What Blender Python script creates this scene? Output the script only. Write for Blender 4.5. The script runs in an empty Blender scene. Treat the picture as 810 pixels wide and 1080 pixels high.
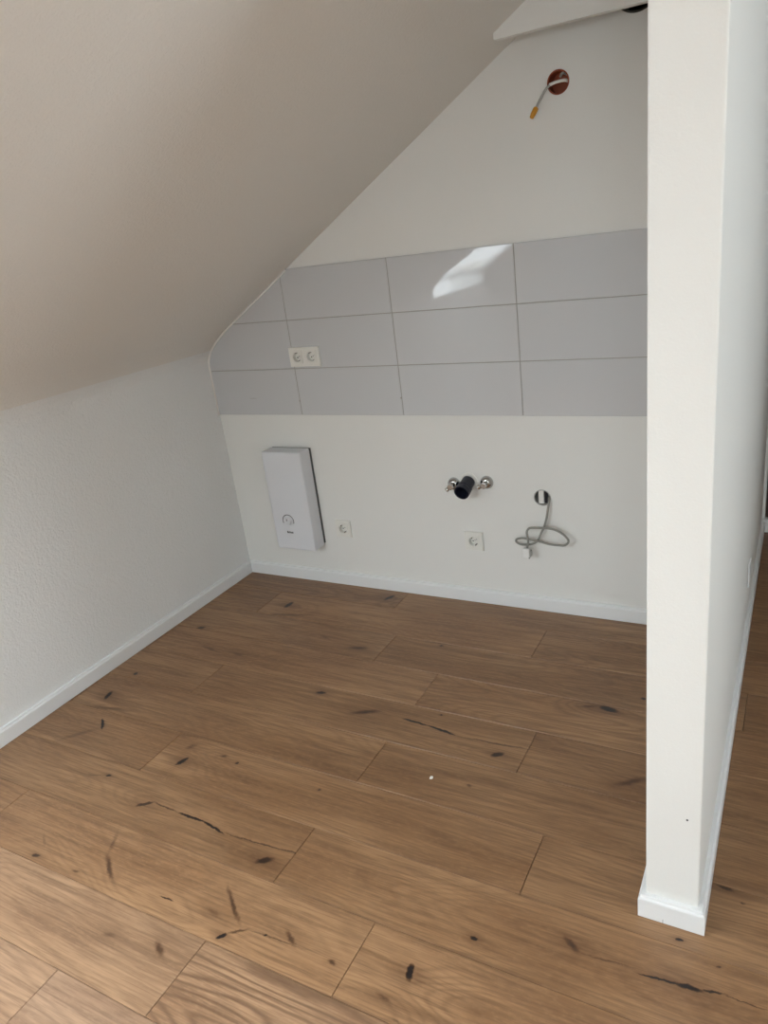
import bpy, bmesh, math, random
from mathutils import Vector, Matrix
random.seed(7)
PI = math.pi
COL = bpy.context.scene.collection

# ------------------------------------------------------------------ helpers
def link(name, bm, mats, parent=None, smooth=False):
    me = bpy.data.meshes.new(name)
    bmesh.ops.recalc_face_normals(bm, faces=bm.faces[:])
    bm.to_mesh(me); bm.free()
    for m in (mats if isinstance(mats, (list, tuple)) else [mats]):
        me.materials.append(m)
    if smooth:
        for p in me.polygons: p.use_smooth = True
    o = bpy.data.objects.new(name, me); COL.objects.link(o)
    if parent:
        o.parent = parent
    return o

def struct(name, bm, mats, parent=None, smooth=False):
    o = link(name, bm, mats, parent, smooth)
    if parent is None: o['kind'] = 'structure'
    return o

def thing(name, label, cat, loc=(0, 0, 0), group=None):
    o = bpy.data.objects.new(name, None); COL.objects.link(o)
    o.empty_display_size = .05
    o.location = loc; o['label'] = label; o['category'] = cat
    if group: o['group'] = group
    return o

def box(bm, x0, x1, y0, y1, z0, z1, bev=0, seg=2, mi=0):
    r = bmesh.ops.create_cube(bm, size=1)
    vs = r['verts']
    for v in vs:
        v.co = Vector(((x0+x1)/2+v.co.x*(x1-x0), (y0+y1)/2+v.co.y*(y1-y0), (z0+z1)/2+v.co.z*(z1-z0)))
    fs = list({f for v in vs for f in v.link_faces})
    for f in fs: f.material_index = mi
    if bev:
        es = list({e for v in vs for e in v.link_edges})
        r = bmesh.ops.bevel(bm, geom=es, offset=bev, segments=seg, affect='EDGES', profile=.5)
        for f in r['faces']: f.material_index = mi
    return vs

def extrude_y(bm, pts, y0, y1, mi=0):
    """closed polygon of (x,z) swept along y"""
    a = [bm.verts.new((x, y0, z)) for x, z in pts]
    b = [bm.verts.new((x, y1, z)) for x, z in pts]
    n = len(pts)
    for i in range(n):
        f = bm.faces.new((a[i], a[(i+1) % n], b[(i+1) % n], b[i])); f.material_index = mi
    f = bm.faces.new(a); f.material_index = mi
    f = bm.faces.new(b[::-1]); f.material_index = mi

def sweep(bm, path, prof, closed=False, mi=0):
    """sweep a (out, up) profile along a horizontal polyline; 'out' is to the right of travel"""
    n = len(path); rings = []
    for i, p in enumerate(path):
        p = Vector(p)
        d0 = (p-Vector(path[i-1])).normalized() if i > 0 else None
        d1 = (Vector(path[i+1])-p).normalized() if i < n-1 else None
        d0 = d0 or d1; d1 = d1 or d0
        n0 = Vector((d0.y, -d0.x)); n1 = Vector((d1.y, -d1.x))
        b = (n0+n1); b = b/(1+n0.dot(n1))
        rings.append([bm.verts.new((p.x+b.x*o, p.y+b.y*o, z)) for o, z in prof])
    m = len(prof)
    for i in range(n-1):
        for j in range(m):
            f = bm.faces.new((rings[i][j], rings[i+1][j], rings[i+1][(j+1) % m], rings[i][(j+1) % m])); f.material_index = mi
    bm.faces.new(rings[0]); bm.faces.new(rings[-1][::-1])

def tube(bm, pts, r, seg=12, cap=True, mi=0):
    pts = [Vector(p) for p in pts]; rings = []; up = Vector((0, 0, 1)); prev = None
    for i, p in enumerate(pts):
        d = (pts[min(i+1, len(pts)-1)]-pts[max(i-1, 0)]).normalized()
        if prev is None:
            a = up if abs(d.z) < .9 else Vector((1, 0, 0))
            u = d.cross(a).normalized()
        else:
            u = (prev-d*prev.dot(d)).normalized()
        prev = u; w = d.cross(u)
        rr = r[i] if isinstance(r, (list, tuple)) else r
        rings.append([bm.verts.new(p+u*math.cos(2*PI*k/seg)*rr+w*math.sin(2*PI*k/seg)*rr) for k in range(seg)])
    for i in range(len(rings)-1):
        for k in range(seg):
            f = bm.faces.new((rings[i][k], rings[i][(k+1) % seg], rings[i+1][(k+1) % seg], rings[i+1][k])); f.material_index = mi
    if cap:
        bm.faces.new(rings[0]).material_index = mi; bm.faces.new(rings[-1][::-1]).material_index = mi

def lathe(bm, c, axis, prof, seg=32, mi=0):
    """prof: list of (distance along axis, radius)"""
    c = Vector(c); axis = Vector(axis).normalized()
    u = axis.orthogonal().normalized(); w = axis.cross(u)
    rings = []
    for t, r in prof:
        if r < 1e-6: rings.append([bm.verts.new(c+axis*t)])
        else: rings.append([bm.verts.new(c+axis*t+u*math.cos(2*PI*k/seg)*r+w*math.sin(2*PI*k/seg)*r) for k in range(seg)])
    for a, b in zip(rings, rings[1:]):
        for k in range(seg):
            k2 = (k+1) % seg
            if len(a) == 1 and len(b) == 1: continue
            if len(a) == 1: f = bm.faces.new((a[0], b[k2], b[k]))
            elif len(b) == 1: f = bm.faces.new((a[k], a[k2], b[0]))
            else: f = bm.faces.new((a[k], a[k2], b[k2], b[k]))
            f.material_index = mi

def catmull(P, n=8):
    P = [Vector(p) for p in P]; Q = [2*P[0]-P[1]]+P+[2*P[-1]-P[-2]]; out = []
    for i in range(1, len(Q)-2):
        for k in range(n):
            t = k/n; a, b, c, d = Q[i-1:i+3]
            out.append(.5*((2*b)+(c-a)*t+(2*a-5*b+4*c-d)*t*t+(3*b-a-3*c+d)*t**3))
    out.append(P[-1]); return out

def cut(o, cutters):
    """real holes: subtract each cutter mesh from o, then throw the cutters away"""
    tmp = []
    for bm in cutters:
        bmesh.ops.recalc_face_normals(bm, faces=bm.faces[:])
        me = bpy.data.meshes.new('cut'); bm.to_mesh(me); bm.free()
        c = bpy.data.objects.new('cut', me); COL.objects.link(c); tmp.append(c)
        md = o.modifiers.new('b', 'BOOLEAN'); md.operation = 'DIFFERENCE'; md.object = c; md.solver = 'EXACT'
    dg = bpy.context.evaluated_depsgraph_get(); dg.update()
    me = bpy.data.meshes.new_from_object(o.evaluated_get(dg), depsgraph=dg)
    o.modifiers.clear(); o.data = me
    for c in tmp: bpy.data.objects.remove(c, do_unlink=True)

def cyl_y(x, z, r, y0, y1, seg=48):
    bm = bmesh.new(); lathe(bm, (x, y0, z), (0, 1, 0), [(0, 0), (0, r), (y1-y0, r), (y1-y0, 0)], seg); return bm

# ------------------------------------------------------------------ materials
def srgb(r, g, b):
    f = lambda c: (c/255/12.92) if c/255 <= .04045 else ((c/255+.055)/1.055)**2.4
    return (f(r), f(g), f(b), 1)

def mat(name, color, rough=.5, metal=0, spec=.5, coat=0):
    m = bpy.data.materials.new(name); m.use_nodes = True
    b = m.node_tree.nodes['Principled BSDF']
    b.inputs['Base Color'].default_value = color if len(color) == 4 else (*color, 1)
    b.inputs['Roughness'].default_value = rough; b.inputs['Metallic'].default_value = metal
    b.inputs['Specular IOR Level'].default_value = spec; b.inputs['Coat Weight'].default_value = coat
    return m

def plaster(name, color, scale, dist, rough=.85):
    m = mat(name, color, rough, spec=.25); t = m.node_tree; N = t.nodes; L = t.links
    tc = N.new('ShaderNodeTexCoord')
    n1 = N.new('ShaderNodeTexNoise'); n1.inputs['Scale'].default_value = scale; n1.inputs['Detail'].default_value = 2
    n2 = N.new('ShaderNodeTexNoise'); n2.inputs['Scale'].default_value = scale*.45; n2.inputs['Detail'].default_value = 1
    L.new(tc.outputs['Object'], n1.inputs['Vector']); L.new(tc.outputs['Object'], n2.inputs['Vector'])
    ad = N.new('ShaderNodeMath'); ad.operation = 'ADD'; L.new(n1.outputs[0], ad.inputs[0]); L.new(n2.outputs[0], ad.inputs[1])
    bp = N.new('ShaderNodeBump'); bp.inputs['Distance'].default_value = dist; bp.inputs['Strength'].default_value = 1
    L.new(ad.outputs[0], bp.inputs['Height']); L.new(bp.outputs[0], N['Principled BSDF'].inputs['Normal'])
    return m

M = {}
M['wall'] = plaster('white roughcast paint', (.79, .785, .755), 230, .0004)
M['rough'] = plaster('white woodchip paint', (.83, .835, .825), 135, .0019)
M['slope'] = plaster('white slope paint', (.78, .755, .71), 190, .0010)
M['gloss_white'] = mat('white lacquered skirting', (.80, .81, .81), .32)
M['plastic'] = mat('white socket plastic', (.80, .79, .74), .3)
M['plastic_side'] = mat('grey screw plastic', (.45, .44, .42), .5)  # even mid-grey colour, used for the centre screw
M['heater'] = mat('white enamelled steel', (.72, .73, .76), .35)
M['heater_back'] = mat('dark grey back plate', (.10, .10, .10), .6)
M['dark'] = mat('black interior', (.006, .006, .008), .6)
M['print'] = mat('dark grey print', (.05, .05, .055), .5)
M['chrome'] = mat('chrome', (.48, .48, .47), .14, metal=1)
M['pipe'] = mat('anthracite pipe plastic', (.012, .014, .028), .38)
M['cable'] = mat('grey cable sheath', (.27, .265, .235), .45)
M['cable_light'] = mat('pale grey cable sheath', (.36, .36, .33), .45)
M['connector'] = mat('white connector plastic', (.82, .82, .80), .35)
M['copper_box'] = mat('orange junction box plastic', (.26, .05, .012), .45)
M['steel_grey'] = mat('grey metal strap', (.42, .42, .40), .4, metal=.3)
M['yellow'] = mat('yellow insulating cap', (.55, .25, .015), .4)
M['strip'] = mat('white strip', (.78, .76, .72), .5)
M['caulk'] = mat('white sealant', (.80, .78, .74), .45)
M['grout'] = mat('grey grout', (.36, .345, .31), .9)
M['vent'] = mat('dark vent duct', (.045, .042, .035), .5)
M['door'] = mat('dark brown door', (.06, .032, .02), .45)
M['crumb'] = mat('white paint crumb', (.9, .88, .82), .8)
M['frame'] = mat('white window frame', (.8, .8, .8), .4)

def tile_mat():
    m = mat('glossy pale grey tile', (.60, .605, .615), .035, spec=.35); t = m.node_tree; N = t.nodes; L = t.links
    b = N['Principled BSDF']
    tc = N.new('ShaderNodeTexCoord'); n = N.new('ShaderNodeTexNoise'); n.inputs['Scale'].default_value = 7; n.inputs['Detail'].default_value = 1
    L.new(tc.outputs['Object'], n.inputs['Vector'])
    bp = N.new('ShaderNodeBump'); bp.inputs['Distance'].default_value = .0004; bp.inputs['Strength'].default_value = .5
    L.new(n.outputs[0], bp.inputs['Height']); L.new(bp.outputs[0], b.inputs['Normal'])
    return m
M['tile'] = tile_mat()

def glass_mat():
    m = bpy.data.materials.new('window glass'); m.use_nodes = True; t = m.node_tree; N = t.nodes; N.clear()
    o = N.new('ShaderNodeOutputMaterial'); mx = N.new('ShaderNodeMixShader'); tr = N.new('ShaderNodeBsdfTransparent'); gl = N.new('ShaderNodeBsdfGlossy')
    fr = N.new('ShaderNodeFresnel'); gl.inputs['Roughness'].default_value = 0
    t.links.new(fr.outputs[0], mx.inputs[0]); t.links.new(tr.outputs[0], mx.inputs[1]); t.links.new(gl.outputs[0], mx.inputs[2]); t.links.new(mx.outputs[0], o.inputs[0])
    return m
M['glass'] = glass_mat()

# knots, cracks and smears of the oak planks: x, y, angle, half length, half width, strength (metres on the floor)
KNOTS = [(0.9083, -1.4508, -0.0154, 0.0569, 0.0045, 1.0), (0.9945, -1.4583, -0.1722, 0.0511, 0.0043, 1.0), (1.1887, -1.452, 0.0676, 0.1618, 0.0026, 0.55), (0.7008, -1.2683, 1.2161, 0.0252, 0.0103, 1.0), (0.2662, -1.2137, -0.7337, 0.0359, 0.0057, 1.0), (0.2258, -1.2895, 0.8402, 0.0734, 0.0125, 0.3), (0.1408, -1.0745, 1.8782, 0.0289, 0.0107, 1.0), (0.2267, -1.1333, 0.1521, 0.1213, 0.008, 0.35), (0.1312, -0.9241, 0.7454, 0.0097, 0.0097, 0.9), (0.5125, -1.4079, 0.3332, 0.012, 0.0054, 0.8), (0.4683, -1.4216, 0.1853, 0.0427, 0.0039, 0.3), (0.7291, -1.4604, 0.6494, 0.0297, 0.0074, 0.7), (0.7971, -1.4466, -0.0583, 0.06, 0.0024, 0.5), (0.6775, -1.2, 0.9601, 0.0214, 0.011, 0.35), (0.8183, -1.1995, 0.1149, 0.0115, 0.0059, 0.5), (0.1412, -0.5525, 0.7974, 0.0257, 0.0139, 0.75), (0.31, -0.6787, -0.1468, 0.0628, 0.0083, 0.4), (0.4129, -0.26, 1.4392, 0.03, 0.0133, 1.0), (0.46, -0.3412, 0.2463, 0.1561, 0.0104, 0.35), (0.8337, -0.0775, 1.1453, 0.0307, 0.0119, 1.0), (0.9341, -0.7954, 0.1853, 0.0214, 0.0085, 0.85), (1.1462, -0.8437, 0.4294, 0.0515, 0.0108, 0.6), (1.3337, -0.8366, -0.0336, 0.0521, 0.0058, 1.0), (1.4304, -0.847, -0.2003, 0.0594, 0.0051, 1.0), (1.6149, -0.8508, 0.058, 0.1358, 0.0038, 0.45), (0.9129, -0.4891, 0.2118, 0.0416, 0.01, 0.55), (0.4541, -0.6762, -0.1836, 0.0311, 0.0078, 0.3), (0.7354, -0.4558, -0.2625, 0.0304, 0.0087, 0.3), (1.8995, -0.5737, -0.1716, 0.0333, 0.0134, 0.95), (1.8374, -0.5787, 0.3258, 0.0342, 0.0065, 0.4), (1.6416, -0.8979, 0.5504, 0.0226, 0.0106, 0.8), (1.2225, -0.3775, 0.3218, 0.0067, 0.0067, 0.8), (1.4004, -0.7741, 0.3488, 0.0054, 0.0054, 0.7), (1.9903, -0.4846, 0.2861, 0.0079, 0.0079, 0.8), (2.0303, -0.8795, 0.6183, 0.0521, 0.0104, 0.5), (1.6112, -1.0504, 0.0588, 0.0075, 0.0055, 0.4), (1.8074, -1.5012, -0.1244, 0.0106, 0.0054, 1.0), (2.0108, -1.4329, -0.6435, 0.0241, 0.007, 0.6), (2.0916, -1.4404, 0.0997, 0.0659, 0.0021, 0.4), (2.1978, -1.4404, 0.0809, 0.0487, 0.0033, 0.95), (2.2512, -1.4362, 0.0435, 0.0302, 0.0066, 0.9), (2.2966, -1.4287, 0.2544, 0.0226, 0.0028, 0.8), (2.3549, -1.4249, -0.0189, 0.0464, 0.0017, 0.5), (2.2195, -1.3324, 0.095, 0.0092, 0.005, 1.0), (2.2891, -1.1529, -0.3474, 0.027, 0.0085, 0.7), (2.3012, -1.3674, 0.4182, 0.0043, 0.0025, 0.6), (2.3324, -1.187, -0.2915, 0.0046, 0.0038, 0.5), (1.7091, -1.6308, 1.8925, 0.0221, 0.0086, 0.9), (1.2087, -1.4991, 0.5537, 0.0283, 0.0116, 0.75), (1.2191, -1.6412, -0.6544, 0.064, 0.0064, 0.5), (1.4112, -1.6645, -0.5569, 0.0273, 0.0064, 0.45), (1.2516, -1.7253, 0.9468, 0.0135, 0.0067, 1.0), (1.2804, -1.6995, 0.6276, 0.0276, 0.0037, 0.45), (1.3816, -1.6803, 0.0796, 0.0825, 0.0021, 0.35), (1.5362, -1.6783, -0.0867, 0.0101, 0.0054, 0.5), (1.3508, -1.6816, 0.1651, 0.0053, 0.0036, 0.8), (0.8837, -1.212, 0.3218, 0.0069, 0.0066, 0.7), (1.2025, -1.2204, 0.2915, 0.0047, 0.0047, 0.6), (1.6833, -1.7045, -0.1651, 0.0186, 0.0046, 0.4), (0.7566, -1.6104, -1.0539, 0.0478, 0.0076, 0.28), (0.8204, -1.6808, -0.5923, 0.0564, 0.0079, 0.5), (0.575, -1.7295, 0.146, 0.015, 0.007, 0.7), (0.5491, -1.6824, -0.6132, 0.0289, 0.0049, 0.25), (1.1329, -1.8112, -0.517, 0.0257, 0.0089, 0.5), (0.9845, -1.832, 0.1419, 0.0217, 0.0068, 0.3), (1.0454, -1.697, 0.0907, 0.0242, 0.003, 0.7), (0.7366, -1.7253, 0.155, 0.0142, 0.0042, 0.4), (1.1879, -1.6808, -0.1439, 0.0305, 0.0098, 0.3), (1.7353, -1.7387, -0.1707, 0.0129, 0.0038, 0.3)]

def floor_mat(KN):
    m = bpy.data.materials.new('oak plank'); m.use_nodes = True; t = m.node_tree; N = t.nodes; L = t.links
    b = N['Principled BSDF']
    def nd(k, **kw):
        n = N.new(k)
        for a, v in kw.items(): setattr(n, a, v)
        return n
    def math_(op, a, c=None, clamp=False):
        n = nd('ShaderNodeMath', operation=op, use_clamp=clamp)
        for i, v in enumerate((a, c)):
            if v is None: continue
            if isinstance(v, (int, float)): n.inputs[i].default_value = v
            else: L.new(v, n.inputs[i])
        return n.outputs[0]
    def noise(vec, scale, detail=2, rough=.5):
        n = nd('ShaderNodeTexNoise'); n.inputs['Scale'].default_value = scale; n.inputs['Detail'].default_value = detail; n.inputs['Roughness'].default_value = rough
        L.new(vec, n.inputs['Vector']); return n
    def vmath(op, a, c):
        n = nd('ShaderNodeVectorMath', operation=op)
        for i, v in enumerate((a, c)):
            if isinstance(v, tuple): n.inputs[i].default_value = v
            else: L.new(v, n.inputs[i])
        return n.outputs[0]
    def mixc(f, a, c):
        n = nd('ShaderNodeMix', data_type='RGBA')
        if isinstance(f, (int, float)): n.inputs[0].default_value = f
        else: L.new(f, n.inputs[0])
        for i, v in ((6, a), (7, c)):
            if isinstance(v, tuple): n.inputs[i].default_value = v
            else: L.new(v, n.inputs[i])
        return n.outputs[2]
    def rng(v, a, c, lo=0., hi=1., smooth=True):
        n = nd('ShaderNodeMapRange'); n.interpolation_type = 'SMOOTHSTEP' if smooth else 'LINEAR'
        L.new(v, n.inputs[0]); n.inputs[1].default_value = a; n.inputs[2].default_value = c; n.inputs[3].default_value = lo; n.inputs[4].default_value = hi
        return n.outputs[0]
    tc = nd('ShaderNodeTexCoord'); P = tc.outputs['Object']
    at = nd('ShaderNodeAttribute', attribute_name='plank'); sep = nd('ShaderNodeSeparateColor'); L.new(at.outputs['Color'], sep.inputs[0])
    rnd = at.outputs['Vector']; tone, figure = sep.outputs[0], sep.outputs[1]
    # ragged outlines of the knots
    w = vmath('SUBTRACT', noise(P, 70, 3, .6).outputs['Color'], (.5, .5, .5)); w = vmath('MULTIPLY', w, (.016, .009, 0))
    w2 = vmath('SUBTRACT', noise(P, 16, 1).outputs['Color'], (.5, .5, .5)); w2 = vmath('MULTIPLY', w2, (.0, .012, 0))
    PW = vmath('ADD', P, w); PL = vmath('ADD', PW, w2)
    core = None; halo = None; bump = None
    for (x, y, a, hl, hw, s) in KN:
        mp = nd('ShaderNodeMapping', vector_type='TEXTURE')
        mp.inputs['Location'].default_value = (x, y, 0); mp.inputs['Rotation'].default_value = (0, 0, a); mp.inputs['Scale'].default_value = (hl, hw, 1)
        L.new(PL if hl/hw > 5 else PW, mp.inputs['Vector'])
        ln = nd('ShaderNodeVectorMath', operation='LENGTH'); L.new(mp.outputs[0], ln.inputs[0]); d = ln.outputs['Value']
        c_ = rng(d, .45, 1.25, s, 0) if s > .62 else rng(d, 0, 1.7, s*1.15, 0); core = c_ if core is None else math_('MAXIMUM', core, c_)
        if hl/hw < 6 and hw > .004:
            # soft brown ring about a knot, drawn out along the plank
            r = max(hl, hw)
            mp2 = nd('ShaderNodeMapping', vector_type='TEXTURE'); mp2.inputs['Location'].default_value = (x, y, 0); mp2.inputs['Scale'].default_value = (r*3.4, r*1.5, 1)
            L.new(PW, mp2.inputs['Vector']); l2 = nd('ShaderNodeVectorMath', operation='LENGTH'); L.new(mp2.outputs[0], l2.inputs[0])
            h_ = rng(l2.outputs['Value'], .1, 1.1, .5*s+.1, 0); halo = h_ if halo is None else math_('ADD', halo, h_)
            if r > .012:
                mp3 = nd('ShaderNodeMapping', vector_type='TEXTURE'); mp3.inputs['Location'].default_value = (x, y, 0); mp3.inputs['Scale'].default_value = (.13, .05, 1)
                L.new(P, mp3.inputs['Vector']); l3 = nd('ShaderNodeVectorMath', operation='LENGTH'); L.new(mp3.outputs[0], l3.inputs[0])
                b_ = rng(l3.outputs['Value'], 0, 1.4, 1, 0); bump = b_ if bump is None else math_('ADD', bump, b_)
    # growth rings
    off = vmath('MULTIPLY', rnd, (9., 7., 13.))
    G = vmath('ADD', vmath('MULTIPLY', P, (.9, 5.2, 1)), off)
    n1 = noise(G, 1.15, 1.5, .4).outputs[0]
    fine = noise(vmath('ADD', vmath('MULTIPLY', P, (14, 60, 1)), off), 1, 2).outputs[0]
    ph = math_('ADD', math_('MULTIPLY', n1, 150), math_('MULTIPLY', bump, 12) if bump else 0)
    ph = math_('ADD', ph, math_('MULTIPLY', fine, 2.0))
    ring = math_('POWER', math_('ADD', math_('MULTIPLY', math_('SINE', ph), .5), .5), 2.2)
    fib = noise(vmath('ADD', vmath('MULTIPLY', P, (9, 240, 1)), off), 1, 3, .6).outputs[0]
    fib2 = noise(vmath('ADD', vmath('MULTIPLY', P, (2.2, 42, 1)), off), 1, 3, .6).outputs[0]
    cloud = noise(vmath('ADD', vmath('MULTIPLY', P, (2.0, 7., 1)), off), 1, 2, .5).outputs[0]
    mott = noise(vmath('ADD', vmath('MULTIPLY', P, (45, 110, 1)), off), 1, 2, .6).outputs[0]
    light = (.43, .252, .134, 1); midc = (.300, .163, .082, 1); dark = (.150, .078, .040, 1)
    c = mixc(rng(cloud, .32, .68), midc, light)
    c = mixc(math_('MULTIPLY', rng(fib2, .38, .68), .5), c, dark)
    c = mixc(math_('MULTIPLY', rng(mott, .45, .7), .32), c, light)
    rs = math_('MULTIPLY', ring, rng(figure, 0, 1, .18, .72, False))
    c = mixc(rs, c, dark)
    c = mixc(math_('MULTIPLY', rng(fib, .42, .68), .42), c, dark)
    # plank to plank
    hsv = nd('ShaderNodeHueSaturation'); L.new(c, hsv.inputs['Color']); L.new(rng(tone, 0, 1, .84, 1.22, False), hsv.inputs['Value']); L.new(rng(tone, .5, 1, 1.04, .82, False), hsv.inputs['Saturation']); c = hsv.outputs[0]
    if halo: c = mixc(math_('MULTIPLY', halo, .75, True), c, (.105, .048, .022, 1))
    if core:
        c = mixc(rng(core, 0, .55, 0, .85), c, (.085, .038, .018, 1))
        c = mixc(rng(core, .38, .95, 0, .95), c, (.012, .010, .011, 1))
    L.new(c, b.inputs['Base Color'])
    L.new(rng(fib, .3, .8, .30, .50), b.inputs['Roughness']); b.inputs['Specular IOR Level'].default_value = .5
    bp = nd('ShaderNodeBump'); bp.inputs['Distance'].default_value = .0004; bp.inputs['Strength'].default_value = .6
    L.new(math_('SUBTRACT', fib2, math_('ADD', math_('MULTIPLY', fib, .6), core if core else 0)), bp.inputs['Height']); L.new(bp.outputs[0], b.inputs['Normal'])
    return m
M['gap'] = mat('dark joint', (.05, .028, .014), .9)

# ------------------------------------------------------------------ room sizes (metres); x right, y into the room's far end, z up
YF = -6.3           # wall behind the camera
XR = 4.5            # right wall
YB = .98            # end of the passage beyond the partition
SLM, SL0 = .595, 1.119     # roof slope: z = SL0 + SLM*x
ZC = 2.42           # flat ceiling
XC = (ZC-SL0)/SLM
PX0, PX1, PY = 2.1418, 2.2514, -1.2906   # partition

# floor: planks
bm = bmesh.new(); lay = bm.loops.layers.color.new('plank')
S = .8333; pitch = .2385*S; b0 = -.1905*S
joint = {-1: .9, 0: 1.887*S, 1: 1.22*S, 2: 1.55*S, 3: 2.065*S, 4: 1.55*S, 5: 2.236*S, 6: 1.53*S, 7: 1.893*S, 8: 1.469*S, 9: 1.13*S, 10: 1.9*S, 11: .6}
fmats = [floor_mat([])]
LEN = 1.27; g = .0006; ch = .0011
lookup = {(4, 0): (.35, .3), (5, 0): (.5, .25), (6, 0): (.30, .2), (6, 1): (.55, .35), (7, 0): (.75, .15), (8, 0): (.85, .45), (8, 1): (.85, 1.0), (7, 1): (.75, .5), (9, 0): (.9, .5), (9, 1): (.95, .5)}
for k in range(-6, 32):
    yt = b0-k*pitch; yb_ = yt-pitch
    jx = joint.get(k, .2+((k*.47) % 1.2)); j0 = jx-LEN*math.ceil((jx+.3)/LEN)
    base = round((jx-j0)/LEN)-1
    n = 0
    while j0+n*LEN < XR+.1:
        xa, xb = j0+n*LEN, j0+(n+1)*LEN; idx = n-base
        xa2, xb2 = max(xa, -.1), min(xb, XR+.1); ya, yb2 = max(yb_, YF-.1), min(yt, YB+.1)
        n += 1
        if xa2 >= xb2-.01 or ya >= yb2-.01: continue
        tf = lookup.get((k, idx), (random.uniform(.15, .7), random.uniform(.1, .7)))
        colr = (tf[0], tf[1], random.random(), 1)
        def ring_(i, z): return [bm.verts.new(p) for p in ((xa2+i, ya+i, z), (xb2-i, ya+i, z), (xb2-i, yb2-i, z), (xa2+i, yb2-i, z))]
        o_, i_ = ring_(g, -ch), ring_(g+ch*.7, 0); low = ring_(g, -.008)
        kn = [q for q in KNOTS if xa2 <= q[0] < xb2 and ya <= q[1] < yb2]
        mi = 0
        if kn: fmats.append(floor_mat(kn)); mi = len(fmats)-1
        fs = [bm.faces.new(i_)]
        for q in range(4):
            fs.append(bm.faces.new((o_[q], o_[(q+1) % 4], i_[(q+1) % 4], i_[q])))
            fs.append(bm.faces.new((low[q], low[(q+1) % 4], o_[(q+1) % 4], o_[q])))
        for f in fs:
            f.material_index = mi
            for l in f.loops: l[lay] = colr
box(bm, -.3, XR+.3, YF-.3, YB+.3, -.15, -.006, mi=len(fmats))
struct('floor', bm, fmats+[M['gap']])

# left knee wall with the rounded kink into the roof slope
kink = [(0, 1.040), (.004, 1.066), (.014, 1.090), (.028, 1.110), (.046, 1.130), (.070, 1.151), (.098, 1.173), (.133, SL0+SLM*.133)]
bm = bmesh.new()
extrude_y(bm, [(-.3, -.1), (0, -.1), (0, .6)]+kink[:4]+[(-.3, 1.12)], YF, .3)
struct('wall_left', bm, M['rough'])
bm = bmesh.new()
nx, nz = -SLM, 1; ln = math.hypot(nx, nz); nx, nz = nx/ln*.04, nz/ln*.04
extrude_y(bm, [(kink[3][0], kink[3][1])]+kink[4:]+[(XC, ZC), (XC+.3, ZC), (XC+.3, ZC+.3), (XC+nx, ZC+nz), (-.3, 1.30)][0:1]+[(XC+nx, ZC+nz), (kink[3][0]+nx, kink[3][1]+nz), (-.3, kink[3][1]+.05)], YF, .3)
slope = struct('ceiling', bm, M['slope'])
# skylight opening: x (up the slope) and y (along the eaves)
WX0, WX1, WY0, WY1 = -.02, 1.08, -3.46, -2.47
c = bmesh.new()
zA, zB = SL0+SLM*WX0, SL0+SLM*WX1
pc = [(.5, 1.02), (-.05, 1.02), (-.5, .80), (-.5, 2.3), (WX1, 2.3), (WX1, 1.5)]
extrude_y(c, pc, WY0, WY1)
cut(slope, [c])
c = bmesh.new(); extrude_y(c, pc, WY0, WY1); cut(bpy.data.objects['wall_left'], [c])
def slp(x, off): return (x-SLM/ln*off, SL0+SLM*x+off/ln)
bm = bmesh.new()
def bar(x0, x1, y0, y1, o0, o1): extrude_y(bm, [slp(x0, o0), slp(x1, o0), slp(x1, o1), slp(x0, o1)], y0, y1)
fx0, fx1 = WX0+.0, WX1-.02
bar(fx0, fx0+.02, WY0, WY1, .005, .03); bar(fx1-.03, fx1, WY0, WY1, .005, .03)
bar(fx0+.02, fx1-.03, WY0, WY0+.03, .005, .03); bar(fx0+.02, fx1-.03, WY1-.03, WY1, .005, .03)
win = struct('window_1', bm, M['frame'])
# flat ceiling
bm = bmesh.new(); box(bm, XC, XR+.3, YF, YB+.3, ZC, ZC+.1)
fc = struct('ceiling', bm, M['slope'])
RX0, RX1, RY0, RY1 = 2.1, 4.3, -5.5, -3.2  # unseen roof window, added to light the room from above
c = bmesh.new(); box(c, RX0, RX1, RY0, RY1, ZC-.1, ZC+.4); cut(fc, [c])
bm = bmesh.new(); z2 = (ZC+.03, ZC+.08)
box(bm, RX0, RX1, RY0, RY0+.06, *z2); box(bm, RX0, RX1, RY1-.06, RY1, *z2); box(bm, RX0, RX0+.06, RY0+.06, RY1-.06, *z2); box(bm, RX1-.06, RX1, RY0+.06, RY1-.06, *z2)
w4 = struct('fill_window_4', bm, M['frame'])
bm = bmesh.new(); box(bm, RX0+.05, RX1-.05, RY0+.05, RY1-.05, ZC+.05, ZC+.056); link('pane', bm, M['glass'], w4)

# back wall with its real holes
SOCK = ((.5975, .2845), (1.2330, .2815), (.5060, 1.0665), (.5770, 1.0665))
VC = (1.885, 2.079, .068); LC = (1.648, 1.877, .0335); EC = (1.530, .489, .032)
bm = bmesh.new(); box(bm, -.3, PX0, 0, .3, -.1, 2.75)
wb = struct('wall_back', bm, M['wall'])
cut(wb, [cyl_y(VC[0], VC[1], VC[2], -.05, .22), cyl_y(LC[0], LC[1], LC[2], -.05, .06), cyl_y(EC[0], EC[1], EC[2], -.05, .06)]+[cyl_y(a, b, .0215, -.05, .02) for a, b in SOCK])
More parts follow.
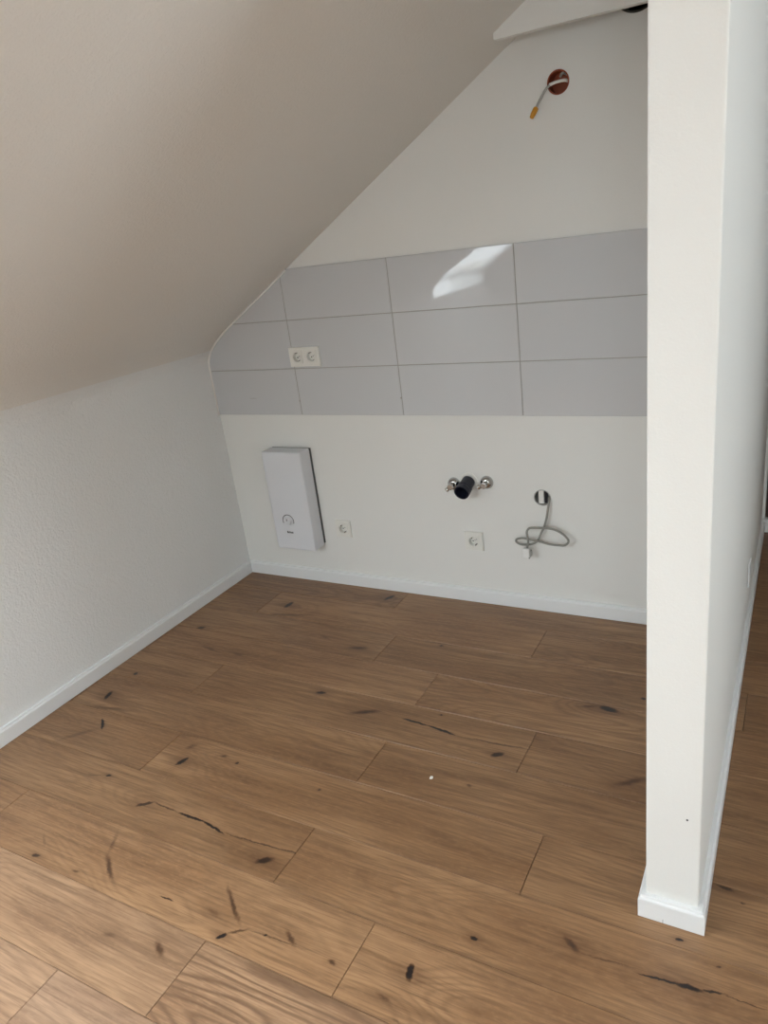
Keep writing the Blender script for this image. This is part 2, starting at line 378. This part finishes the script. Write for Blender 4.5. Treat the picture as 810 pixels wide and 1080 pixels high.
# partition: the narrow end face looks at us
bm = bmesh.new(); vs = box(bm, PX0, PX1, PY, YB+.3, -.05, ZC+.01)
es = [e for e in bm.edges if all(abs(v.co.y-PY) < 1e-5 for v in e.verts) and abs(e.verts[0].co.x-e.verts[1].co.x) < 1e-5]
bmesh.ops.bevel(bm, geom=es, offset=.004, segments=3, affect='EDGES', profile=.5)
part = struct('wall_partition', bm, M['wall'])
bm = bmesh.new(); lathe(bm, (2.2241, PY-.0006, .2967), (0, 1, 0), [(0, 0), (0, .0022), (.0009, .0022)], 12)
link('nail_hole', bm, M['dark'], part)
# walls beyond the frame
bm = bmesh.new(); box(bm, PX1, XR+.3, YB, YB+.3, -.1, ZC)
wf = struct('wall_far', bm, M['wall'])
c = bmesh.new(); box(c, PX1+.012, PX1+.90, YB-.1, YB+.12, .064, 2.05)
cut(wf, [c])
bm = bmesh.new(); box(bm, PX1+.014, PX1+.898, YB+.012, YB+.05, .066, 2.046, .002)
door = struct('door_1', bm, M['door'])
bm = bmesh.new(); tube(bm, [(PX1+.82, YB+.012, 1.03), (PX1+.82, YB-.04, 1.03), (PX1+.71, YB-.045, 1.03)], .009, 12)
link('door_handle', bm, M['chrome'], door, True)
bm = bmesh.new(); box(bm, XR, XR+.3, YF, YB, -.1, ZC)
wr = struct('wall_right', bm, M['wall'])
c = bmesh.new(); box(c, XR-.1, XR+.4, -1.9, -.9, 1.0, 1.9); cut(wr, [c])  # unseen opening, added so light reaches the partition's side face
bm = bmesh.new()
for a in ((-1.9, -1.83, 1.0, 1.9), (-.97, -.9, 1.0, 1.9), (-1.83, -.97, 1.0, 1.07), (-1.83, -.97, 1.83, 1.9)):
    box(bm, XR+.12, XR+.19, a[0], a[1], a[2], a[3])
w2 = struct('fill_window_2', bm, M['frame'])
for a in ((-1.83, -.97),):
    bm = bmesh.new(); box(bm, XR+.15, XR+.156, a[0], a[1], 1.07, 1.83); link('pane', bm, M['glass'], w2)
bm = bmesh.new(); box(bm, -.3, XR+.3, YF-.3, YF, -.1, 2.75)
wfr = struct('wall_front', bm, M['wall'])
FX0, FX1, FZ0, FZ1 = 2.5, 3.9, .8, 1.95  # invented window behind the camera, put in as fill light
c = bmesh.new(); box(c, FX0, FX1, YF-.4, YF+.1, FZ0, FZ1); cut(wfr, [c])
bm = bmesh.new(); yy = (YF-.19, YF-.12); xm = (FX0+FX1)/2
box(bm, FX0, FX0+.07, *yy, FZ0, FZ1); box(bm, FX1-.07, FX1, *yy, FZ0, FZ1); box(bm, xm-.04, xm+.04, *yy, FZ0+.07, FZ1-.07)
box(bm, FX0+.07, FX1-.07, *yy, FZ0, FZ0+.07); box(bm, FX0+.07, FX1-.07, *yy, FZ1-.07, FZ1)
w3 = struct('fill_window_3', bm, M['frame'])
for a in ((FX0+.07, xm-.04), (xm+.04, FX1-.07)):
    bm = bmesh.new(); box(bm, a[0], a[1], YF-.156, YF-.15, FZ0+.07, FZ1-.07); link('pane', bm, M['glass'], w3)

# boxed beam hanging in front of the back wall
bm = bmesh.new()
extrude_y(bm, [(1.507, 1.999), (PX0, 1.999), (PX0, ZC+.02), (1.507, ZC+.02)], -.167, -.140)
struct('trim_1', bm, M['wall'])

# skirting boards
HB = .0632
prof = [(-.002, .0015), (.0148, .0015), (.0148, HB-.012), (.0135, HB-.0085), (.0105, HB-.0065), (.0100, HB-.002), (.0085, HB), (-.002, HB)]
bm = bmesh.new(); sweep(bm, [(0, 0), (PX0, 0)], prof); struct('baseboard_back', bm, M['gloss_white'])
bm = bmesh.new(); sweep(bm, [(0, YF), (0, 0)], prof); struct('baseboard_left', bm, M['gloss_white'])
bm = bmesh.new(); sweep(bm, [(PX0, 0), (PX0, PY), (PX1, PY), (PX1, YB)], prof)
struct('baseboard_partition', bm, M['gloss_white'])
bm = bmesh.new(); sweep(bm, [(PX1, YB), (XR, YB), (XR, YF), (0, YF)], prof); struct('baseboard_right', bm, M['gloss_white'])
bm = bmesh.new(); box(bm, 2.1803, 2.1811, PY-.0153, PY-.0147, .002, .012)
link('joint_mark', bm, M['print'], bpy.data.objects['baseboard_partition'])

# ------------------------------------------------------------------ tiled splashback
TW, TH, TX, TZ = .5, .2023, .4756, .8141
def slz(x):
    pts = [(0, 1.040)]+kink[1:]+[(3, SL0+SLM*3)]
    for (a, b), (c_, d) in zip(pts, pts[1:]):
        if a <= x <= c_: return b+(d-b)*(x-a)/(c_-a)
    return pts[0][1]
def clip(poly, f):
    out = []
    for i, p in enumerate(poly):
        q = poly[(i+1) % len(poly)]; a, b = f(p), f(q)
        if a >= 0: out.append(p)
        if (a > 0) != (b > 0) and abs(a-b) > 1e-9:
            t_ = a/(a-b); out.append((p[0]+(q[0]-p[0])*t_, p[1]+(q[1]-p[1])*t_))
    return out
bm = bmesh.new(); gg = .0014
kp = [(0, 1.040)]+kink[1:]+[(1.2, SL0+SLM*1.2)]
for r in range(3):
    for c_ in range(-1, 4):
        x0, x1 = TX+c_*TW+gg, TX+(c_+1)*TW-gg; z0, z1 = TZ+r*TH+(gg if r else 0), TZ+(r+1)*TH-(gg if r < 2 else 0)
        poly = [(x0, z0), (x1, z0), (x1, z1), (x0, z1)]
        poly = clip(poly, lambda p: p[0]-.003); poly = clip(poly, lambda p: PX0-p[0])
        for (a, b), (c2, d) in zip(kp, kp[1:]):
            poly = clip(poly, lambda p: (p[0]-a)*(d-b)-(p[1]-b)*(c2-a)-.003*math.hypot(c2-a, d-b))
        if len(poly) < 3: continue
        cx = sum(p[0] for p in poly)/len(poly); cz = sum(p[1] for p in poly)/len(poly)
        tx, tz = random.uniform(-.0012, .0012), random.uniform(-.0015, .0015)
        y = lambda p, b_: -.009+b_+(p[0]-cx)*tx+(p[1]-cz)*tz
        ins = [(p[0]+(cx-p[0])*.0012/max(.01, abs(cx-p[0]))*1., p[1]+(cz-p[1])*.0012/max(.01, abs(cz-p[1]))) for p in poly]
        A = [bm.verts.new((p[0], -.001, p[1])) for p in poly]; B = [bm.verts.new((p[0], y(p, .001), p[1])) for p in poly]; Cc = [bm.verts.new((p[0], y(p, 0), p[1])) for p in ins]
        nn = len(poly)
        for i in range(nn):
            bm.faces.new((A[i], A[(i+1) % nn], B[(i+1) % nn], B[i])); bm.faces.new((B[i], B[(i+1) % nn], Cc[(i+1) % nn], Cc[i]))
        bm.faces.new(Cc); bm.faces.new(A[::-1])
spl = thing('tile_backsplash', 'backsplash of large pale grey glossy tiles, three rows high, on the back wall', 'tiles', (TX, 0, TZ))
def child(name, bm, m, parent, smooth=False):
    """mesh modelled in world space, re-based to its parent's origin"""
    bm.transform(Matrix.Translation(-Vector(parent_world(parent))))
    return link(name, bm, m, parent, smooth)
def parent_world(p):
    v = Vector(p.location)
    while p.parent: p = p.parent; v += p.location
    return v
tl = child('tiles', bm, M['tile'], spl)
bm = bmesh.new()
gp = [(.001, TZ+.0005), (PX0, TZ+.0005), (PX0, TZ+3*TH-.0005)]
gp = gp+[((TZ+3*TH-.0005-SL0)/SLM+.001, TZ+3*TH-.0005)]+[(a+.0015, b-.0005) for a, b in reversed(kink)]
extrude_y(bm, gp, -.0072, -.0003)
for a, b in ((.205, .240),):
    box(bm, a, b, -.0096, -.0088, .889, .8905)
box(bm, .4725, .4755, -.0096, -.0080, .874, .880); box(bm, .970, .974, -.0096, -.0080, .882, .889)
gr = child('grout', bm, M['grout'], spl)
for o_ in (tl, gr): cut(o_, [cyl_y(a, b, .0215, -.05, .02) for a, b in SOCK[2:]])
bm = bmesh.new()
top = [( (TZ+3*TH-SL0)/SLM, TZ+3*TH)]+[(a, b) for a, b in reversed(kink)]+[(0, TZ)]
tube(bm, [(a+.003, -.0085, b-.004) for a, b in top], .0048, 8)
child('sealant_bead', bm, M['caulk'], spl, True)

# ------------------------------------------------------------------ sockets
def square_loop(bm, cx, cz, h, y, n, rnd=.003):
    out = []
    for k in range(n):
        a = 2*PI*k/n+PI/4; c_, s_ = math.cos(a), math.sin(a); m_ = max(abs(c_), abs(s_))
        out.append(bm.verts.new((cx+c_/m_*h, y, cz+s_/m_*h)))
    return out
def circle_loop(bm, cx, cz, r, y, n):
    return [bm.verts.new((cx+math.cos(2*PI*k/n+PI/4)*r, y, cz+math.sin(2*PI*k/n+PI/4)*r)) for k in range(n)]
def strip(bm, loops):
    for a, b in zip(loops, loops[1:]):
        n = len(a)
        for k in range(n): bm.faces.new((a[k], a[(k+1) % n], b[(k+1) % n], b[k]))

def insert(parent, cx, cz, tilt=0., yb=-.011, dp=.006):
    bm = bmesh.new(); n = 48
    strip(bm, [square_loop(bm, cx, cz, .0268, -.004, n), square_loop(bm, cx, cz, .0268, yb-.0005, n), square_loop(bm, cx, cz, .0262, yb-.0014, n),
               circle_loop(bm, cx, cz, .0205, yb-.0014, n), circle_loop(bm, cx, cz, .0197, yb-.0004, n), circle_loop(bm, cx, cz, .0192, dp, n)])
    bm.faces.new(circle_loop(bm, cx, cz, .0192, dp, n))
    ins = child('socket_insert', bm, M['plastic'], parent)
    for s in (-1, 1):
        bm = bmesh.new(); lathe(bm, (cx+s*.0095*math.cos(tilt), dp-.0009, cz+s*.0095*math.sin(tilt)), (0, 1, 0), [(0, 0), (0, .0027), (.0008, .0027)], 16)
        ph = child('pin_hole', bm, M['dark'], ins); 
        bm = bmesh.new(); dx, dz = -math.sin(tilt)*s, math.cos(tilt)*s
        box(bm, -.0022, .0022, yb-.0004, dp-.001, .0150, .0190)
        bm.transform(Matrix.Translation((cx, 0, cz)) @ Matrix.Rotation(-tilt+(PI if s < 0 else 0), 4, 'Y'))
        child('earth_clip', bm, M['chrome'], ins)
    bm = bmesh.new(); lathe(bm, (cx, dp-.0012, cz), (0, 1, 0), [(0, 0), (0, .0024), (.001, .0027)], 16)
    child('centre_screw', bm, M['plastic_side'], ins)
    return ins

def socket(x, z, label, n=1, y0=0.):
    t = thing('wall_socket', label, 'socket', (x, y0, z))
    W2 = .0405+(n-1)*.0355; H2 = .0405
    bm = bmesh.new()
    # frame: an outer chamfered plate with a square opening per insert
    xs = [x-W2]+[x+(i-(n-1)/2)*.071+s*.0272 for i in range(n) for s in (-1, 1)]+[x+W2]
    zs = [z-H2, z-.0272, z+.0272, z+H2]
    yf, yc = -.0110, -.0095
    def sh(v, lo, hi, d): return v+d if v == lo else v-d if v == hi else v
    V = {}
    for i, a in enumerate(xs):
        for j, b in enumerate(zs): V[i, j] = bm.verts.new((sh(a, xs[0], xs[-1], .0022), yf, sh(b, zs[0], zs[-1], .0022)))
    for i in range(len(xs)-1):
        for j in range(3):
            if j == 1 and i % 2 == 1: 
                q = [V[i, j], V[i+1, j], V[i+1, j+1], V[i, j+1]]; w = [bm.verts.new((v.co.x, -.006, v.co.z)) for v in q]
                for k in range(4): bm.faces.new((q[k], q[(k+1) % 4], w[(k+1) % 4], w[k]))
                continue
            bm.faces.new((V[i, j], V[i+1, j], V[i+1, j+1], V[i, j+1]))
    def rect(e, y): return [bm.verts.new(p) for p in ((x-W2+e, y, z-H2+e), (x+W2-e, y, z-H2+e), (x+W2-e, y, z+H2-e), (x-W2+e, y, z+H2-e))]
    strip(bm, [rect(.0022, yf), rect(0, yc+.001), rect(0, -.0005)])
    bm.transform(Matrix.Translation((0, y0, 0)))
    child('socket_frame', bm, M['plastic'], t)
    for i in range(n):
        ins = insert(t, x+(i-(n-1)/2)*.071, z, .45)
        if y0: ins.location.y = 0
    if y0:
        for c_ in t.children:
            if c_.name.startswith('socket_insert'): c_.location = (0, y0, 0)
    return t
def socket_fix(t, y0): pass
socket(.5415, 1.0665, 'white double wall socket set into the grey tiles near the sloping ceiling', 2, 0.)
t_ = [o for o in bpy.data.objects if o.name.startswith('wall_socket')][0]; t_.location.y -= .0088
socket(.5975, .2845, 'white single socket low on the wall right of the water heater')
socket(1.2330, .2815, 'white single socket low on the wall below the dark drain pipe')
# flush socket at the foot of the partition, seen almost edge-on
t = thing('cable_cover', 'small white cover plate low on the right side of the white partition wall', 'cover plate', (PX1, .03, .24))
bm = bmesh.new(); box(bm, PX1+.0005, PX1+.006, -.012, .072, .20, .28, .002)
child('plate', bm, M['gloss_white'], t)

# ------------------------------------------------------------------ water heater
HX0, HX1, HZ0, HZ1, HD = .270, .483, .192, .664, .086
t = thing('water_heater', 'slim white electric instant water heater with a round dial, on the back wall', 'water heater', ((HX0+HX1)/2, 0, HZ0))
bm = bmesh.new(); box(bm, HX0, HX1, -HD, -.008, HZ0, HZ1, .007, 4)
child('casing', bm, M['heater'], t)
bm = bmesh.new(); box(bm, HX0+.004, HX1+.0015, -.0085, -.0005, HZ0+.012, HZ1-.002, .001)
child('back_plate', bm, M['heater_back'], t)
kx, kz = .357, .335
bm = bmesh.new(); lathe(bm, (kx, -HD+.002, kz), (0, -1, 0), [(0, .0265), (.004, .0265), (.006, .0235), (.0045, .0215), (.0045, .019), (.011, .0175), (.0135, .015), (.0135, 0)], 40)
kn = child('temperature_dial', bm, M['heater'], t, False)
bm = bmesh.new(); box(bm, kx-.0012, kx+.0012, -HD-.0128, -HD-.0114, kz+.004, kz+.0145); child('pointer', bm, M['print'], kn)
bm = bmesh.new()
for k in range(30):
    a = PI*(-.12+1.24*k/29); r = .0285
    a2 = PI*(-.12+1.24*(k+1)/29)
    vs_ = [bm.verts.new((kx+math.cos(q)*rr, -HD-.0004, kz+math.sin(q)*rr)) for q, rr in ((a, r), (a, r+.0035), (a2, r+.0035), (a2, r))]
    if k < 29: bm.faces.new(vs_)
child('dial_scale', bm, M['print'], t)
bm = bmesh.new(); x = kx-.021+.004       # short line of small dark lettering, too small to read
for w_, h_ in ((.006, .010), (.0045, .007), (.0015, .0095), (.0015, .0095), (.0045, .007), (.0045, .007), (.003, .009)):
    box(bm, x, x+w_, -HD-.0005, -HD+.0005, .2745, .2745+h_); x += w_+.0013
child('lettering', bm, M['print'], t)

# ------------------------------------------------------------------ drain pipe and water valves
PC = Vector((1.230, -.002, .541)); ax = Vector((-.03, -1, -.30)).normalized()
t = thing('drain_pipe', 'dark anthracite drain pipe stub sticking out of the wall between two chrome fittings', 'pipe', PC)
bm = bmesh.new()
lathe(bm, PC-ax*.0, ax, [(0, .0265), (.034, .0265), (.037, .0298), (.050, .0305), (.054, .0292), (.058, .0308), (.078, .0308), (.078, .0270), (.020, .0250), (.020, 0)], 40)
child('pipe', bm, M['pipe'], t, False)
bm = bmesh.new(); lathe(bm, (1.232, 0, .541), (0, -1, 0), [(0, .037), (.003, .036), (.003, .0285), (0, .028)], 40)
child('wall_collar', bm, M['plastic'], t)
def valve(x, z, label, sx):
    t = thing('water_valve', label, 'water valve', (x, 0, z), 'chrome water connections')
    bm = bmesh.new(); lathe(bm, (x, 0, z), (0, -1, 0), [(0, .0268), (.003, .0268), (.010, .0245), (.017, .019), (.020, .013), (.020, 0)], 40)
    child('rosette', bm, M['chrome'], t, True)
    bm = bmesh.new(); lathe(bm, (x, -.015, z), (0, -1, 0), [(0, .0105), (.020, .0105), (.021, .0135), (.030, .0135), (.031, .011), (.031, 0)], 6)
    child('valve_body', bm, M['chrome'], t)
    bm = bmesh.new(); d = Vector((sx, -.25, -.42)).normalized()
    lathe(bm, Vector((x, -.026, z)), d, [(0, .0075), (.020, .0075), (.021, .009), (.030, .009), (.030, .006), (.024, .005), (.024, 0)], 20)
    child('outlet', bm, M['chrome'], t)
valve(1.166, .528, 'chrome water connection left of and partly behind the dark drain pipe', -.5)
valve(1.308, .541, 'chrome water connection to the right of the dark drain pipe', -.9)

# ------------------------------------------------------------------ electric box with looped cable
t = thing('junction_box', 'round open junction box in the wall to the right of the drain pipe', 'junction box', (EC[0], 0, EC[1]))
bm = bmesh.new(); lathe(bm, (EC[0], 0, EC[1]), (0, 1, 0), [(-.0012, .0335), (-.0012, .0300), (.045, .0295), (.045, 0)], 40)
child('box_shell', bm, M['steel_grey'], t)
bm = bmesh.new(); box(bm, EC[0]-.017, EC[0]+.004, .006, .011, EC[1]-.027, EC[1]+.027, .001); child('strap', bm, M['strip'], t)
bm = bmesh.new(); box(bm, EC[0]+.0075, EC[0]+.0185, .004, .012, EC[1]-.0235, EC[1]+.0235); child('slot', bm, M['dark'], t)
cp = [(1.559, .48), (1.557, .46), (1.548, .408), (1.538, .377), (1.527, .352), (1.513, .321), (1.499, .307), (1.477, .298), (1.445, .295), (1.427, .304), (1.424, .313), (1.433, .322), (1.457, .327), (1.483, .322), (1.513, .319), (1.555, .309), (1.597, .309), (1.619, .312), (1.634, .326), (1.633, .341), (1.612, .362), (1.58, .376), (1.542, .377), (1.502, .374), (1.481, .37), (1.472, .357), (1.474, .341), (1.478, .32), (1.474, .298), (1.470, .285)]
ys = [-.012, -.018, -.02, -.02, -.02, -.02, -.022, -.024, -.026, -.028, -.03, -.032, -.033, -.033, -.031, -.030, -.032, -.034, -.036, -.038, -.038, -.036, -.033, -.031, -.031, -.033, -.038, -.043, -.043, -.04]
P3 = [(1.5535, .030, .492), (1.5555, .006, .489)]+[(a, y_, b) for (a, b), y_ in zip(cp, ys)]
t = thing('looped_cable', 'grey cable hanging in loops from the wall box, ending in a white connector', 'cable', (1.5555, 0, .489))
bm = bmesh.new(); tube(bm, catmull(P3, 6), .0045, 10); child('cable_sheath', bm, M['cable'], t, True)
bm = bmesh.new(); box(bm, 1.457, 1.484, -.056, -.030, .252, .290, .004, 3)
cn = child('connector', bm, M['connector'], t)
bm = bmesh.new(); box(bm, 1.484, 1.4885, -.052, -.033, .256, .281, .001); child('clamp', bm, M['steel_grey'], cn)
bm = bmesh.new(); lathe(bm, (1.4795, -.046, .2535), (.1, 0, -1), [(0, .0035), (.006, .0032), (.006, 0)], 12); child('wire_end', bm, M['print'], cn)

# ------------------------------------------------------------------ lamp outlet high on the wall
t = thing('lamp_outlet', 'round orange-brown open outlet box high on the back wall', 'junction box', (LC[0], 0, LC[1]))
bm = bmesh.new(); lathe(bm, (LC[0], 0, LC[1]), (0, 1, 0), [(-.0015, .0352), (-.0015, .0310), (.042, .0305), (.042, 0)], 40)
child('box_shell', bm, M['copper_box'], t)
bm = bmesh.new(); tube(bm, catmull([(LC[0]+.022, .03, LC[1]+.020), (LC[0]+.012, .012, LC[1]+.024), (LC[0]+.002, .018, LC[1]+.016)], 5), .004, 8); child('inner_wire', bm, M['cable_light'], t, True)
t = thing('lamp_cable', 'short grey cable with a yellow end hanging from the orange outlet box', 'cable', (LC[0], 0, LC[1]))
bm = bmesh.new(); tube(bm, catmull([(LC[0]+.029, .02, LC[1]-.001), (LC[0]+.020, -.004, LC[1]+.001), (LC[0]-.004, -.012, LC[1]-.0005), (LC[0]-.022, -.022, LC[1]-.006)], 6), .0048, 10)
child('white_sleeve', bm, M['strip'], t, True)
bm = bmesh.new(); tube(bm, catmull([(LC[0]-.020, -.021, LC[1]-.0055), (LC[0]-.034, -.030, LC[1]-.020), (LC[0]-.052, -.040, LC[1]-.050), (LC[0]-.060, -.045, LC[1]-.066)], 6), .0042, 10)
child('cable_sheath', bm, M['cable_light'], t, True)
a_ = Vector((LC[0]-.058, -.044, LC[1]-.062)); d_ = Vector((-.020, -.008, -.034)).normalized()
bm = bmesh.new(); lathe(bm, a_, d_, [(0, .0045), (.004, .0085), (.022, .0080), (.034, .0062), (.036, 0)], 16)
child('insulating_cap', bm, M['yellow'], t, True)

# ------------------------------------------------------------------ vent duct, half hidden by the boxed beam
t = thing('vent_duct', 'dark round vent opening at the top of the back wall behind the boxed beam', 'vent', (VC[0], 0, VC[1]))
bm = bmesh.new(); lathe(bm, (VC[0], 0, VC[1]), (0, 1, 0), [(-.001, VC[2]+.001), (-.001, VC[2]-.004), (.2, VC[2]-.004), (.2, 0)], 48)
child('duct', bm, M['vent'], t)

# crumb on the floor
bm = bmesh.new(); bmesh.ops.create_icosphere(bm, subdivisions=2, radius=.0065)
for v in bm.verts:
    v.co *= random.uniform(.8, 1.15); v.co.z *= .5; v.co.x *= .75; v.co.y *= 1.1
bm.transform(Matrix.Translation((0, 0, .003)))
o = link('paint_crumb', bm, M['crumb']); o.location = (1.4967, -1.0608, 0)
o['label'] = 'tiny white crumb lying alone on the middle of the wood floor'; o['category'] = 'crumb'

# ------------------------------------------------------------------ daylight
W = bpy.data.worlds.new('sky'); bpy.context.scene.world = W; W.use_nodes = True
bg = W.node_tree.nodes['Background']; bg.inputs[0].default_value = (.84, .94, 1.0, 1); bg.inputs[1].default_value = 15
def portal(name, loc, rot, sx, sy):
    l = bpy.data.lights.new(name, 'AREA'); l.shape = 'RECTANGLE'; l.size = sx; l.size_y = sy; l.cycles.is_portal = True
    o = bpy.data.objects.new(name, l); COL.objects.link(o); o.location = loc; o.rotation_euler = rot
cx_ = (WX0+WX1)/2; th = math.atan(SLM)
p = slp(cx_, .05)
portal('skylight_portal', (p[0], (WY0+WY1)/2, p[1]), (0, -th, 0), 1.2, .95)
portal('fill_window_portal', (XR+.25, -1.4, 1.45), (0, PI/2, 0), 1.0, 1.1)
portal('front_portal', (3.2, YF-.25, 1.37), (PI/2, 0, 0), 1.5, 1.25)
portal('roof_portal', ((RX0+RX1)/2, (RY0+RY1)/2, ZC+.12), (0, 0, 0), RX1-RX0, RY1-RY0)

# ------------------------------------------------------------------ camera
cd = bpy.data.cameras.new('camera'); cam = bpy.data.objects.new('camera', cd); COL.objects.link(cam)
R = Vector((0.87372, 0.47075, -0.12252)); U = Vector((-0.06643, 0.365, 0.92863)); F = Vector((-0.48187, 0.80322, -0.35018))
cam.matrix_world = Matrix(((R.x, U.x, -F.x, 2.372), (R.y, U.y, -F.y, -2.5897), (R.z, U.z, -F.z, 1.5079), (0, 0, 0, 1)))
cd.sensor_fit = 'VERTICAL'; cd.sensor_height = 24; cd.lens = 24*780.44/1080; cd.clip_start = .02
sc = bpy.context.scene; sc.camera = cam
vs = sc.view_settings; vs.view_transform = 'Standard'; vs.look = 'None'; vs.gamma = 1; vs.use_curve_mapping = False; vs.exposure = 0
